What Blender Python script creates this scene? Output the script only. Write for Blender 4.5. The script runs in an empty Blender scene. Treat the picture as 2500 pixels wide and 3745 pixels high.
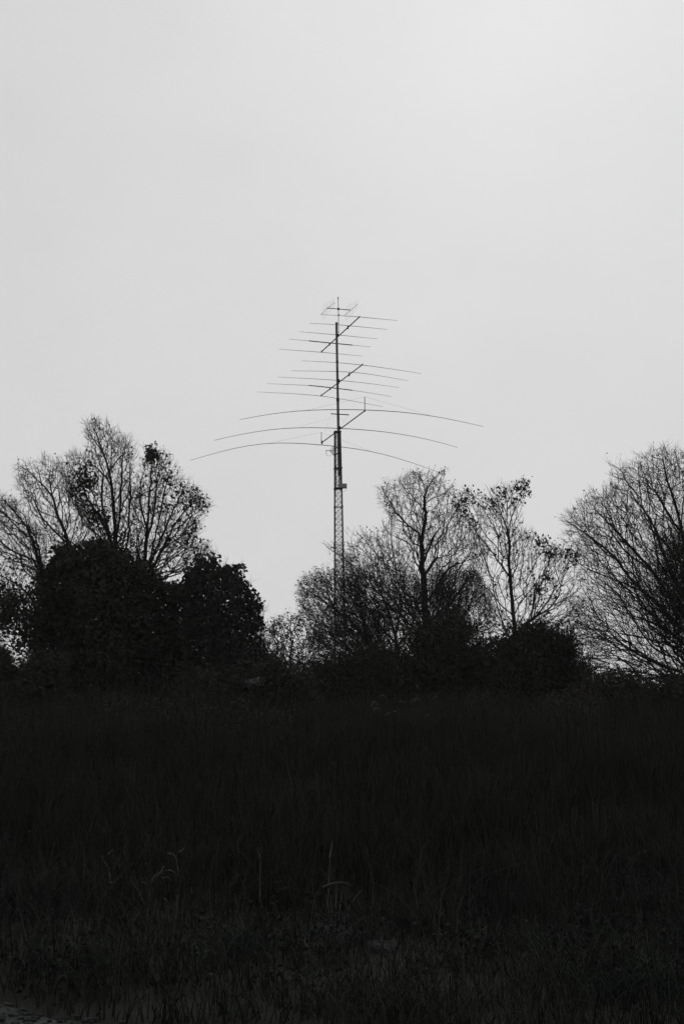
import bpy, math, random
import numpy as np
from mathutils import Vector, Matrix

random.seed(7)
BLACK_LIFT_HAZE = .00022
rng = np.random.default_rng(11)
S = bpy.context.scene
C = S.collection

# ------------------------------------------------------------------ camera
CAM = np.array([0.0, 0.0, 1.6])
PITCH = math.atan((2615 - 1872.5) / (50 / 36 * 3745))
cd = bpy.data.cameras.new('camera')
cd.sensor_fit = 'VERTICAL'; cd.sensor_height = 36; cd.sensor_width = 24; cd.lens = 50
cd.clip_start = 0.1; cd.clip_end = 6000
cam = bpy.data.objects.new('camera', cd); C.objects.link(cam)
cam.location = CAM; cam.rotation_euler = (math.pi / 2 + PITCH, 0, 0)
S.camera = cam

# ------------------------------------------------------------------ light
w = bpy.data.worlds.new('World'); S.world = w; w.use_nodes = True
nt = w.node_tree; nt.nodes.clear()
out = nt.nodes.new('ShaderNodeOutputWorld'); bg = nt.nodes.new('ShaderNodeBackground')
sky = nt.nodes.new('ShaderNodeTexSky'); sky.sky_type = 'NISHITA'; sky.sun_disc = False
sky.sun_elevation = math.radians(32); sky.sun_rotation = math.radians(8)
sky.dust_density = 4.0; sky.air_density = 1.0
hs = nt.nodes.new('ShaderNodeHueSaturation'); hs.inputs['Saturation'].default_value = 0.0
nt.links.new(sky.outputs[0], hs.inputs['Color'])
tc = nt.nodes.new('ShaderNodeTexCoord')
mp = nt.nodes.new('ShaderNodeMapping'); mp.inputs['Scale'].default_value = (1, 1, 1.4)
nz = nt.nodes.new('ShaderNodeTexNoise'); nz.inputs['Scale'].default_value = 5.5
nz.inputs['Detail'].default_value = 6; nz.inputs['Roughness'].default_value = 0.62
nt.links.new(tc.outputs['Generated'], mp.inputs[0]); nt.links.new(mp.outputs[0], nz.inputs['Vector'])
cr = nt.nodes.new('ShaderNodeValToRGB')
cr.color_ramp.elements[0].position = 0.25; cr.color_ramp.elements[0].color = (6.22, 6.2, 6.27, 1)
cr.color_ramp.elements[1].position = 0.75; cr.color_ramp.elements[1].color = (6.66, 6.64, 6.71, 1)
nt.links.new(nz.outputs['Fac'], cr.inputs[0])
mx = nt.nodes.new('ShaderNodeMixRGB'); mx.inputs[0].default_value = 0.972      # thick even cloud cover over the clear sky
nt.links.new(hs.outputs[0], mx.inputs[1]); nt.links.new(cr.outputs[0], mx.inputs[2])
nt.links.new(mx.outputs[0], bg.inputs[0]); bg.inputs[1].default_value = 0.1
nt.links.new(bg.outputs[0], out.inputs[0])
sl = bpy.data.lights.new('sun', 'SUN'); sl.energy = 0.5; sl.angle = math.radians(25); sl.color = (1, 0.97, 0.93)
so = bpy.data.objects.new('sun', sl); C.objects.link(so)
a, e = math.radians(8), math.radians(32)
sd = Vector((math.sin(a) * math.cos(e), math.cos(a) * math.cos(e), math.sin(e)))
so.rotation_euler = sd.to_track_quat('Z', 'Y').to_euler(); so.location = (0, 0, 60)
S.view_settings.view_transform = 'Standard'; S.view_settings.look = 'None'
S.view_settings.exposure = 0; S.view_settings.gamma = 1; S.view_settings.use_curve_mapping = False

# ------------------------------------------------------------------ projection helpers (photo pixels -> points in the place)
F = 50 / 36 * 3745
cp, sp = math.cos(PITCH), math.sin(PITCH)
FWD = np.array([0, cp, sp]); UP = np.array([0, -sp, cp]); RT = np.array([1.0, 0, 0])
def rays(p):
    p = np.atleast_2d(np.asarray(p, float))
    return RT * ((p[:, 0:1] - 1250) / F) + UP * ((1872.5 - p[:, 1:2]) / F) + FWD
def at(p, Y):
    r = rays(p); Y = np.asarray(Y, float).reshape(-1, 1) if np.ndim(Y) else Y
    return CAM + r * (Y / r[:, 1:2])
def at_z(p, z):
    r = rays(p); return CAM + r * ((z - CAM[2]) / r[:, 2:3])
def at_plane(p, A, d):
    n = np.array([-d[1], d[0], 0.0]); r = rays(p)
    return CAM + r * (((A - CAM) @ n) / (r @ n))[:, None]
def zone(ox, oy, k):
    return lambda pts: [(ox + u / k, oy + v / k) for u, v in pts]
Z0 = zone(0, 0, .6272); Z1 = zone(1100, 1040, 3.92); Z2 = zone(1000, 1300, 3.136); Z3 = zone(1100, 1560, 5.227)
Z4 = zone(1100, 1860, 3.914); Z5 = zone(0, 1450, 1.568); Z6 = zone(950, 1650, 1.3635); Z7 = zone(1900, 1600, 2.348)

# ------------------------------------------------------------------ materials
def mat(name, col, col2=None, scale=4.0, rough=0.85, bump=0.0, spec=0.2, metal=0.0):
    m = bpy.data.materials.new(name); m.use_nodes = True; t = m.node_tree
    b = t.nodes['Principled BSDF']; b.inputs['Roughness'].default_value = rough
    b.inputs['Specular IOR Level'].default_value = spec; b.inputs['Metallic'].default_value = metal
    tcn = t.nodes.new('ShaderNodeTexCoord'); n = t.nodes.new('ShaderNodeTexNoise')
    n.inputs['Scale'].default_value = scale; n.inputs['Detail'].default_value = 6
    t.links.new(tcn.outputs['Object'], n.inputs['Vector'])
    r = t.nodes.new('ShaderNodeValToRGB'); r.color_ramp.elements[0].position = .35; r.color_ramp.elements[1].position = .65
    c2 = col2 or tuple(c * 1.5 for c in col)
    r.color_ramp.elements[0].color = (*col, 1); r.color_ramp.elements[1].color = (*c2, 1)
    t.links.new(n.outputs['Fac'], r.inputs[0]); t.links.new(r.outputs[0], b.inputs['Base Color'])
    if bump:
        bp = t.nodes.new('ShaderNodeBump'); bp.inputs['Strength'].default_value = bump; bp.inputs['Distance'].default_value = .05
        t.links.new(n.outputs['Fac'], bp.inputs['Height']); t.links.new(bp.outputs[0], b.inputs['Normal'])
    return m
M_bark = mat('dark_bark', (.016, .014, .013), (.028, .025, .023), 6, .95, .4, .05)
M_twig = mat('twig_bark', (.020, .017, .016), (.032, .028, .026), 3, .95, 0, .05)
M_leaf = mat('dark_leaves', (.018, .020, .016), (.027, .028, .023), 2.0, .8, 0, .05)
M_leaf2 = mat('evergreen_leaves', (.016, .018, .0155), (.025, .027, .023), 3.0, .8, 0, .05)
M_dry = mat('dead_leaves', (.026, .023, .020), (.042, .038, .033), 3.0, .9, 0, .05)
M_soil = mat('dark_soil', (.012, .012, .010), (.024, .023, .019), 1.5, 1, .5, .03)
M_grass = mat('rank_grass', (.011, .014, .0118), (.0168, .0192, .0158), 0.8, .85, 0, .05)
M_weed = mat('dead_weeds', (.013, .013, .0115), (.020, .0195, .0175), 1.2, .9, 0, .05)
M_straw = mat('pale_straw', (.07, .075, .068), (.13, .13, .12), 5, .8, 0, .1)
M_straw2 = mat('dull_straw', (.045, .05, .045), (.085, .09, .082), 5, .8, 0, .1)
M_drystem = mat('dull_dry_stems', (.035, .037, .034), (.07, .073, .066), 5, .85, 0, .05)
M_stone = mat('weathered_stone', (.010, .012, .011), (.026, .028, .027), 9, .95, .6, .1)
M_lit_patch = mat('pale_lit_patch_stone', (.022, .025, .025), (.10, .105, .105), 14, .95, .7, .1)  # pale tone paints in the lit patch seen under the foliage
M_gravel = mat('gravel', (.010, .012, .012), (.038, .042, .040), 5, .95, .7, .1)
M_steel = mat('weathered_galvanised_steel', (.026, .022, .022), (.042, .036, .035), 12, .7, 0, .25)
M_mast = mat('mottled_mast_steel', (.045, .042, .040), (.12, .115, .11), 7, .6, 0, .3)
M_boom = mat('dark_aluminium', (.03, .026, .026), (.045, .04, .04), 9, .7, 0, .25)
M_box = mat('grey_box_paint', (.15, .155, .15), (.19, .195, .19), 5, .6, 0, .3)
M_cable = mat('black_cable', (.015, .015, .015), None, 5, .8)

# ------------------------------------------------------------------ mesh helpers
def link(name, me, m, parent=None, **kw):
    o = bpy.data.objects.new(name, me); C.objects.link(o)
    if me is not None and m is not None and not me.materials: me.materials.append(m)
    if parent is not None: o.parent = parent
    for k, v in kw.items(): o[k] = v
    return o
def quads_mesh(name, V, Q):
    V = np.ascontiguousarray(V, dtype=np.float32); Q = np.ascontiguousarray(Q, dtype=np.int32)
    me = bpy.data.meshes.new(name); k = Q.shape[1]
    me.vertices.add(len(V)); me.vertices.foreach_set('co', V.ravel())
    me.loops.add(Q.size); me.loops.foreach_set('vertex_index', Q.ravel())
    me.polygons.add(len(Q)); me.polygons.foreach_set('loop_start', np.arange(0, Q.size, k, dtype=np.int32))
    me.update(calc_edges=True); return me
def thing(name, label, cat, loc, group=None):
    o = bpy.data.objects.new(name, None); C.objects.link(o); o.location = [float(v) for v in loc]
    o.empty_display_size = .3; o['label'] = label; o['category'] = cat
    if group: o['group'] = group
    return o
def origin(parent):
    v = np.zeros(3)
    while parent is not None: v = v + np.array(parent.location); parent = parent.parent
    return v
def edge_tubes(name, P0, P1, R0, R1, m, parent=None, k=3, cap=False, **kw):
    """tapered k-sided prism per edge, all joined in one mesh"""
    P0 = np.atleast_2d(P0) - origin(parent); P1 = np.atleast_2d(P1) - origin(parent)
    n = len(P0); d = P1 - P0; L = np.linalg.norm(d, axis=1, keepdims=True); d = d / np.maximum(L, 1e-9)
    ref = np.where(np.abs(d[:, 2:3]) > .9, np.array([[1.0, 0, 0]]), np.array([[0, 0, 1.0]]))
    u = np.cross(d, ref); u /= np.linalg.norm(u, axis=1, keepdims=True); v = np.cross(d, u)
    an = np.arange(k) * 2 * math.pi / k
    ring = u[:, None, :] * np.cos(an)[None, :, None] + v[:, None, :] * np.sin(an)[None, :, None]
    R0 = np.broadcast_to(np.asarray(R0, float), (n,)); R1 = np.broadcast_to(np.asarray(R1, float), (n,))
    V = np.concatenate([P0[:, None] + ring * R0[:, None, None], P1[:, None] + ring * R1[:, None, None]], 1)
    i = np.arange(k); j = (i + 1) % k
    q = np.stack([i, j, j + k, i + k], 1)[None] + (np.arange(n) * 2 * k)[:, None, None]
    return link(name, quads_mesh(name, V.reshape(-1, 3), q.reshape(-1, 4)), m, parent, **kw)
def polytube(name, P, R, m, parent=None, k=6, **kw):
    """one continuous swept tube through points, closed at both ends"""
    P = np.asarray(P, float) - origin(parent); n = len(P)
    R = np.broadcast_to(np.asarray(R, float), (n,))
    T = np.gradient(P, axis=0); T /= np.maximum(np.linalg.norm(T, axis=1, keepdims=True), 1e-9)
    V = []; u = None
    for t, p, r in zip(T, P, R):
        if u is None:
            u = np.cross(t, [0, 0, 1.0] if abs(t[2]) < .9 else [1.0, 0, 0])
        u = u - t * (u @ t); u /= np.linalg.norm(u); v = np.cross(t, u)
        for a_ in range(k):
            V.append(p + r * (u * math.cos(2 * math.pi * a_ / k) + v * math.sin(2 * math.pi * a_ / k)))
    Fc = [[i * k + a_, i * k + (a_ + 1) % k, (i + 1) * k + (a_ + 1) % k, (i + 1) * k + a_] for i in range(n - 1) for a_ in range(k)]
    Fc += [list(range(k))[::-1], [(n - 1) * k + a_ for a_ in range(k)]]
    me = bpy.data.meshes.new(name); me.from_pydata([tuple(q) for q in V], [], Fc); me.update()
    return link(name, me, m, parent, **kw)
_unit = {}
def rod(name, A, B, r, m, parent, k=5, **kw):
    """straight rod sharing one unit mesh, placed by its matrix"""
    key = (k, m.name)
    if key not in _unit:
        V = [(math.cos(2 * math.pi * i / k), math.sin(2 * math.pi * i / k), z) for z in (0, 1) for i in range(k)]
        Fc = [[i, (i + 1) % k, k + (i + 1) % k, k + i] for i in range(k)] + [list(range(k))[::-1], list(range(k, 2 * k))]
        me = bpy.data.meshes.new('rod'); me.from_pydata(V, [], Fc); me.materials.append(m); _unit[key] = me
    A = Vector(A) - Vector(origin(parent)); B = Vector(B) - Vector(origin(parent)); d = B - A
    o = bpy.data.objects.new(name, _unit[key]); C.objects.link(o); o.parent = parent
    o.matrix_local = Matrix.Translation(A) @ d.to_track_quat('Z', 'Y').to_matrix().to_4x4() @ Matrix.Diagonal((r, r, d.length, 1))
    for kk, v in kw.items(): o[kk] = v
    return o
def box(name, c, s, m, parent, rz=0.0, bevel=.01, **kw):
    import bmesh
    bm = bmesh.new(); bmesh.ops.create_cube(bm, size=1)
    bmesh.ops.scale(bm, vec=s, verts=bm.verts)
    bmesh.ops.bevel(bm, geom=bm.edges[:], offset=bevel, segments=2, affect='EDGES')
    bmesh.ops.rotate(bm, cent=(0, 0, 0), matrix=Matrix.Rotation(rz, 3, 'Z'), verts=bm.verts)
    bmesh.ops.translate(bm, vec=Vector(c) - Vector(origin(parent)), verts=bm.verts)
    me = bpy.data.meshes.new(name); bm.to_mesh(me); bm.free()
    return link(name, me, m, parent, **kw)
def leaves_mesh(name, P, size, m, parent, droop=0.3, **kw):
    """small pointed leaves, each its own folded face pair"""
    P = P - origin(parent); n = len(P)
    d = rng.normal(size=(n, 3)); d[:, 2] -= droop; d /= np.linalg.norm(d, axis=1, keepdims=True)
    s = np.cross(d, rng.normal(size=(n, 3))); s /= np.linalg.norm(s, axis=1, keepdims=True)
    L = size * rng.uniform(.55, 1.35, (n, 1)); W = L * rng.uniform(.32, .48, (n, 1)); nn = np.cross(d, s)
    V = np.stack([P - d * L * .5, P + s * W - d * L * .08 + nn * L * .08, P + d * L * .5, P - s * W - d * L * .08 + nn * L * .08], 1)
    return link(name, quads_mesh(name, V.reshape(-1, 3), np.arange(4 * n).reshape(-1, 4)), m, parent, **kw)
def inside(p, poly):
    x, y = p[:, 0], p[:, 1]; r = np.zeros(len(p), bool); n = len(poly)
    for i in range(n):
        x1, y1 = poly[i]; x2, y2 = poly[(i + 1) % n]
        c = (y1 > y) != (y2 > y)
        r ^= c & (x < (x2 - x1) * (y - y1) / (y2 - y1 + 1e-12) + x1)
    return r
def edge_dist(p, poly):
    D = np.full(len(p), 1e9); n = len(poly)
    for i in range(n):
        A = np.array(poly[i]); B = np.array(poly[(i + 1) % n]); AB = B - A
        t = np.clip(((p - A) @ AB) / (AB @ AB), 0, 1)
        D = np.minimum(D, np.linalg.norm(p - (A + t[:, None] * AB), axis=1))
    return D
def fill(poly, n, Y0, hd, rag=14, seed=0, blobs=0, hollow=0.0):
    """n points through the volume of a crown whose outline is poly (photo pixels at distance Y0), hd metres half depth"""
    g = np.random.default_rng(seed); lo = np.min(poly, 0); hi = np.max(poly, 0); got = []; tot = 0
    ph = g.uniform(0, 6.28, 6)
    while tot < n:
        p = g.uniform(lo, hi, (n * 2, 2)); p = p[inside(p, poly)]; e_ = edge_dist(p, poly)
        wv = .5 + .25 * np.sin(p[:, 0] / 17 + ph[0] + p[:, 1] / 31) + .25 * np.sin(p[:, 1] / 13 + ph[1] - p[:, 0] / 41)
        p_ok = g.uniform(size=len(p)) < np.clip(e_ / (rag * (.3 + 1.6 * wv)), 0, 1)
        if hollow:                     # twigs crowd towards the outside of the crown
            p_ok &= g.uniform(size=len(p)) < np.maximum(1 - hollow, np.exp(-np.maximum(e_ - 18, 0) / 34))
        p, e_ = p[p_ok], e_[p_ok]; got.append(np.c_[p, e_]); tot += len(p)
    q = np.concatenate(got)[:n]; R = max(q[:, 2].max(), 1)
    half = hd * np.sqrt(1 - (1 - np.clip(q[:, 2] / R, 0, 1)) ** 2) + .1
    P = at(q[:, :2], Y0 + half * g.uniform(-1, 1, n))
    if blobs:                          # twigs gather in sprays with open gaps between them
        nb = max(12, n // blobs); k = g.integers(0, nb, n); sg = g.uniform(.10, .42, nb)[k][:, None]
        mv = g.uniform(size=n) < .72
        Q = P[k] + np.clip(g.normal(0, 1, (n, 3)), -2, 2) * sg * [1, 1, 1.15]
        d = Q - CAM; zz_ = d @ FWD; pq = np.c_[1250 + F * (d @ RT) / zz_, 1872.5 - F * (d @ UP) / zz_]
        mv &= inside(pq, poly) | (edge_dist(pq, poly) < 9)
        P[mv] = Q[mv]
    return P
def rough(poly, amp, seed):
    """uneven, lobed outline"""
    g = np.random.default_rng(seed); out_ = []; n = len(poly); tot = 0; ph = g.uniform(0, 6.28, 5)
    for i in range(n):
        A = np.array(poly[i], float); B = np.array(poly[(i + 1) % n], float); L = np.linalg.norm(B - A); m_ = max(1, int(L / 7))
        nn = np.array([-(B - A)[1], (B - A)[0]]) / max(L, 1)
        for j in range(m_):
            d = tot + L * j / m_
            a_ = math.sin(d / 13 + ph[0]) * .5 + math.sin(d / 29 + ph[1]) * .6 + math.sin(d / 6.1 + ph[2]) * .35 + g.normal(0, .45)
            out_.append(tuple(A + (B - A) * j / m_ + nn * a_ * amp))
        tot += L
    return out_

# ------------------------------------------------------------------ ground height
def gh(x, y):
    x = np.asarray(x, float); y = np.asarray(y, float)
    t = np.clip((y - 11) / 24, 0, 1); s = t * t * (3 - 2 * t)
    near = np.clip((y - 8.5) / 6, 0, 1) * np.clip((200 - y) / 100, 0, 1)
    return 1.2 * s + near * (.10 * np.sin(x * .55 + y * .31) + .07 * np.sin(x * 1.3 - y * .8 + 1) + .04 * np.sin(x * 2.7 + y * 1.9))

# ------------------------------------------------------------------ tree grower
def grow(root_px, limbs, poly, Y0, hd, n, bf=.55, seed=0, tip=.0026, expo=.385, spur=3, spur_len=.24, rag=14, zbase=None, kink=1.0, blobs=26, dense=(), limb_fat=1.35, hollow=.6):
    """limbs traced as polylines; the finer branching is a balanced spanning tree over points filling the crown"""
    g = np.random.default_rng(seed)
    base = at([root_px], Y0)[0]; gz = float(gh(base[0], base[1])); base[2] = gz - .15
    pos = [base]; par = [-1]; plen = [0.0]; limb_id = [0]
    for li, lb in enumerate(limbs):
        L = np.array(lb, float)
        sl_ = g.uniform(-1, 1) * hd * .8 if li else 0.0
        seg = np.r_[0, np.cumsum(np.linalg.norm(np.diff(L, axis=0), axis=1))]
        m_ = max(3, int(seg[-1] / 14)); tt = np.linspace(0, seg[-1], m_)
        px = np.c_[np.interp(tt, seg, L[:, 0]), np.interp(tt, seg, L[:, 1])]
        # round the corners of the trace, keep ends
        for _ in range(2): px[1:-1] = .5 * px[1:-1] + .25 * (px[:-2] + px[2:])
        px[1:-1] += g.normal(0, 1.1 * kink, px[1:-1].shape)
        if li == 0:
            pts = at(px, np.full(m_, Y0)); start = 0
            st = pts[0]; steps = max(2, int(np.linalg.norm(st - base) / .3))
            for s_ in range(1, steps):
                q = base + (st - base) * s_ / steps + np.r_[g.normal(0, .02, 2), 0]
                pos.append(q); par.append(len(pos) - 2); plen.append(plen[-1] + .3); limb_id.append(0)
            prev = len(pos) - 1
        else:
            A = np.array(pos); pp = np.array([(1250 + F * ((q - CAM) @ RT) / ((q - CAM) @ FWD), 1872.5 - F * ((q - CAM) @ UP) / ((q - CAM) @ FWD)) for q in A])
            dd = np.linalg.norm(pp - px[0], axis=1); prev = int(np.argmin(dd))
            pts = at(px, A[prev, 1] + sl_ * np.linspace(0, 1, m_) ** .8)
        for q in pts:
            dl = np.linalg.norm(q - pos[prev])
            if dl < .02: continue
            pos.append(q); par.append(prev); plen.append(plen[prev] + dl); limb_id.append(li); prev = len(pos) - 1
    nl = len(pos); P = fill(rough(poly, 5, seed), n, Y0, hd, rag, seed + 5, blobs, hollow)
    for k_, (dp, dn) in enumerate(dense):
        P = np.concatenate([P, fill(rough(dp, 6, seed + 9), dn, Y0, hd, 40, seed + 15 + k_, 30)])
    n = len(P)
    pos = np.concatenate([np.array(pos), P]); N = len(pos)
    par = np.r_[np.array(par), np.full(n, -1)]; pl = np.r_[np.array(plen), np.zeros(n)]
    best = np.full(N, 1e9); bp_ = np.zeros(N, int); done = np.zeros(N, bool); done[:nl] = True
    for i in range(nl):
        c = np.linalg.norm(pos[nl:] - pos[i], axis=1) + bf * pl[i]
        s_ = c < best[nl:]; best[nl:][s_] = c[s_]; bp_[nl:][s_] = i
    order = list(range(nl))
    for _ in range(n):
        i = int(np.argmin(best)); 
        p_ = bp_[i]; par[i] = p_; pl[i] = pl[p_] + np.linalg.norm(pos[i] - pos[p_]); best[i] = 1e9; done[i] = True; order.append(i)
        c = np.linalg.norm(pos[nl:] - pos[i], axis=1) + bf * pl[i]
        s_ = (c < best[nl:]) & ~done[nl:]
        best[nl:][s_] = c[s_]; bp_[nl:][s_] = i
    order = np.array(order)
    # spurs: fine end twigs
    cnt = np.zeros(N)
    np.add.at(cnt, par[1:], 1)
    tips = np.where((cnt[nl:] <= 1))[0] + nl
    np_, pp_ = [], []; base_n = N
    if spur:
        for rep in range(spur):
            d = pos[tips] - pos[par[tips]]; d /= np.maximum(np.linalg.norm(d, axis=1, keepdims=True), 1e-6)
            d = d + g.normal(0, .42, d.shape) + [0, 0, .22]; d /= np.linalg.norm(d, axis=1, keepdims=True)
            L = spur_len * g.uniform(.35, 1.2, (len(tips), 1))
            q1 = pos[tips] + d * L * .5; d2 = d + g.normal(0, .25, d.shape) + [0, 0, .12]; d2 /= np.linalg.norm(d2, axis=1, keepdims=True)
            q2 = q1 + d2 * L * .5
            i1 = base_n + np.arange(len(tips)); i2 = i1 + len(tips)
            np_ += [q1, q2]; pp_ += [tips, i1]; base_n += 2 * len(tips)
            order = np.r_[order, i1, i2]
        pos = np.concatenate([pos] + np_); par = np.r_[par, np.concatenate(pp_)]
    N2 = len(pos); par = par.astype(int)
    # smooth the grown part
    for _ in range(2):
        ch = np.full(N2, -1); sz = np.zeros(N2)
        ch[par[order[1:]]] = order[1:]
        idx = np.arange(nl, N); idx = idx[ch[idx] >= 0]
        pos[idx] = .5 * pos[idx] + .25 * pos[par[idx]] + .25 * pos[ch[idx]]
    wgt = np.zeros(N2); kids = np.zeros(N2); np.add.at(kids, par[1:], 1)
    wgt[kids == 0] = 1; wgt[nl:] += 0
    for i in order[::-1]:
        if par[i] >= 0: wgt[par[i]] += wgt[i]
    rad = tip * np.maximum(wgt, 1) ** expo; rad[kids == 0] *= .6; rad[:nl] = rad[:nl] * limb_fat
    return dict(pos=pos, par=par, rad=rad, nl=nl, limb=np.array(limb_id), base=np.array([base[0], base[1], gz]), N=N)

def make_tree(name, label, cat, group, t, bark=M_bark, twig=M_twig):
    o = thing(name, label, cat, t['base'], group)
    pos, par, rad, nl = t['pos'], t['par'], t['rad'], t['nl']
    for li in range(t['limb'].max() + 1):
        idx = np.where(t['limb'] == li)[0]
        if li == 0: P = pos[idx]; R = rad[idx]; R = R * np.r_[1.35, np.ones(len(R) - 1)]
        else:
            if len(idx) == 0: continue
            P = np.concatenate([pos[par[idx[0]]][None], pos[idx]]); R = np.r_[rad[idx[0]], rad[idx]]
        if len(P) > 1: polytube('trunk' if li == 0 else 'limb', P, R, bark, o, 7 if li == 0 else 5)
    i = np.arange(nl, len(pos))
    edge_tubes('crown', pos[par[i]], pos[i], np.minimum(rad[par[i]], rad[i] * 1.25), rad[i], twig, o, 3, kind='stuff')
    return o
def proj(A):
    d = A - CAM; z = d @ FWD
    return np.c_[1250 + F * (d @ RT) / z, 1872.5 - F * (d @ UP) / z]
def cluster_leaves(t, discs, per, size, seed, sprinkle=0.0, spread=.10):
    """leaves hanging on the twigs that pass through the given parts of the crown"""
    g = np.random.default_rng(seed); P = t['pos'][t['nl']:]; px = proj(P); out_ = []
    for (c, r) in discs:
        k = np.where(g.uniform(size=len(px)) < np.exp(-(np.linalg.norm(px - np.array(c), axis=1) / (r * 1.15)) ** 2))[0]
        if len(k): s_ = g.choice(k, int(per * max(1, (r / 30) ** 2))); out_.append(P[s_] + g.normal(0, spread, (len(s_), 3)))
    if sprinkle:
        k = np.where(g.uniform(size=len(P)) < sprinkle)[0]; out_.append(P[k] + g.normal(0, .03, (len(k), 3)))
    return np.concatenate(out_) if out_ else np.zeros((0, 3))
def discs(zf, lst, k):
    return [(zf([(u, v)])[0], r / k) for u, v, r in lst]
def clumpy(poly, n, Y0, hd, seed, nc, spread, rag=10, amp=10):
    g = np.random.default_rng(seed + 3)
    poly = rough(poly, amp, seed); c = fill(poly, nc, Y0, hd, rag, seed); base_ = fill(poly, n // 2, Y0, hd, rag * 1.6, seed + 1)
    k = g.integers(0, nc, n - n // 2); v = g.normal(0, 1, (len(k), 3)); v /= np.linalg.norm(v, axis=1, keepdims=True)
    return np.concatenate([base_, c[k] + v * spread * g.uniform(.1, 1, (len(k), 1)) ** .5])

# ================================================================== SETTING: ground
ra = np.r_[0.0, np.geomspace(1.0, 60, 90), np.geomspace(64, 3500, 26)]; na = 144
V = [(0, 0, float(gh(0, 0)))]
for r in ra[1:]:
    for k in range(na):
        an = 2 * math.pi * k / na; x, y = r * math.cos(an), r * math.sin(an); V.append((x, y, float(gh(x, y))))
Fc = [(0, 1 + k, 1 + (k + 1) % na) for k in range(na)]
for i in range(len(ra) - 2):
    for k in range(na):
        a0 = 1 + i * na + k; a1 = 1 + i * na + (k + 1) % na; Fc.append((a0, a0 + na, a1 + na, a1))
me = bpy.data.meshes.new('ground'); me.from_pydata(V, [], Fc); me.update()
for p in me.polygons: p.use_smooth = True
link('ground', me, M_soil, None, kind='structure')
# gravel track across the lower left corner
def track_edge(x): return 7.78 - .72 * (x + 1.35) + .08 * math.sin(x * 5) + .04 * math.sin(x * 13)
xs = np.linspace(-9, 2.6, 60); V, Fc = [], []
for i, x in enumerate(xs):
    yt = track_edge(x)
    for j in range(7):
        y = yt - j * .55; V.append((x, y, float(gh(x, y)) + .012 + .008 * math.sin(x * 9 + y * 7)))
    if i:
        for j in range(6): a0 = (i - 1) * 7 + j; Fc.append((a0, a0 + 1, a0 + 8, a0 + 7))
me = bpy.data.meshes.new('gravel_track'); me.from_pydata(V, [], Fc); me.update()
link('gravel_track', me, M_gravel, None, kind='structure')

# ================================================================== TOWER
YT = 90.0
def leg_px(py):                       # left and right outline of the lattice
    return 1222.0, 1245.0 + (py - 1585) * (1258.5 - 1245.0) / 505
def tower_section(z):
    py = proj(np.array([[0, YT, z]]))[0, 1]
    l, r = leg_px(py); A = at([(l, py)], YT)[0]; B = at([(r, py)], YT)[0]
    cx = (A[0] + B[0]) / 2; wd = (B[0] - A[0]) / 1.114; th = math.radians(7)
    return [np.array([cx + (sx * math.cos(th) - sy * math.sin(th)) * wd / 2, YT + (sx * math.sin(th) + sy * math.cos(th)) * wd / 2, z])
            for sx, sy in ((-1, -1), (1, -1), (1, 1), (-1, 1))], cx, wd
zg = float(gh(0, YT)); ztop = at([(1235, 1582)], YT)[0][2]
_, cx0, _ = tower_section(zg)
tower = thing('lattice_tower', 'tall square steel lattice tower with round mast rising behind the bare trees', 'tower', (cx0, YT, zg))
npan = int(round((ztop - zg) / .375)); zs = np.linspace(ztop, zg, npan + 1)
secs = [tower_section(z)[0] for z in zs]
for c in range(4):
    rod('leg', secs[-1][c], secs[0][c], .025, M_steel, tower, 6)
low0, low1 = [], []
for i in range(npan + 1):
    for c in range(4):
        A, B = secs[i][c], secs[i][(c + 1) % 4]
        rod('rung', A, B, .0125, M_steel, tower, 4)
        if i < npan:
            A2, B2 = secs[i + 1][c], secs[i + 1][(c + 1) % 4]
            for p, q in ((A, B2), (B, A2)):
                if i < 37: rod('brace', p, q, .0115, M_steel, tower, 4)
                else: low0.append(p); low1.append(q)
edge_tubes('brace', np.array(low0), np.array(low1), .0095, .0115, M_steel, tower, 4, kind='stuff')
# joint collars with their flange plates
def ring_at(z, r, nm='collar', grow_=1.06):
    s_, cx, wd = tower_section(z); c0 = np.array([cx, YT, z]); s_ = [c0 + (p - c0) * grow_ for p in s_]
    P0, P1 = [], []
    for c in range(4): P0.append(s_[c]); P1.append(s_[(c + 1) % 4])
    edge_tubes(nm, np.array(P0), np.array(P1), r, r, M_boom, tower, 6)
    for c in range(4): box('flange', s_[c], (.075, .075, .06 + r), M_boom, tower, .12, .008)
def zpy(py): return at([(1240, py)], YT)[0][2]
ring_at(zpy(1580), .05); ring_at(zpy(1713), .042); ring_at(zpy(1787), .048); ring_at(zpy(1854), .014, 'joint_ring'); ring_at(zpy(1993), .016, 'joint_ring')
ring_at(zpy(2125), .016, 'joint_ring')
# guide rails inside the head section
for c in range(4):
    P = []
    for z in np.linspace(zpy(1582), zpy(1787), 3):
        s_, cx, wd = tower_section(z); c0 = np.array([cx, YT, z]); P.append(c0 + (s_[c] - c0) * .62)
    rod('guide_rail', P[-1], P[0], .012, M_steel, tower, 5)
# plate pair beside the motor box
for (l, r, t_, b_) in ((640, 658, 1045, 1195), (755, 785, 1040, 1200)):
    A = at(Z3([(l, t_)]), YT - .2)[0]; B = at(Z3([(r, b_)]), YT - .2)[0]
    box('mounting_plate', (A + B) / 2, (B[0] - A[0], .03, A[2] - B[2]), M_boom, tower, .12, .004)
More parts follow.
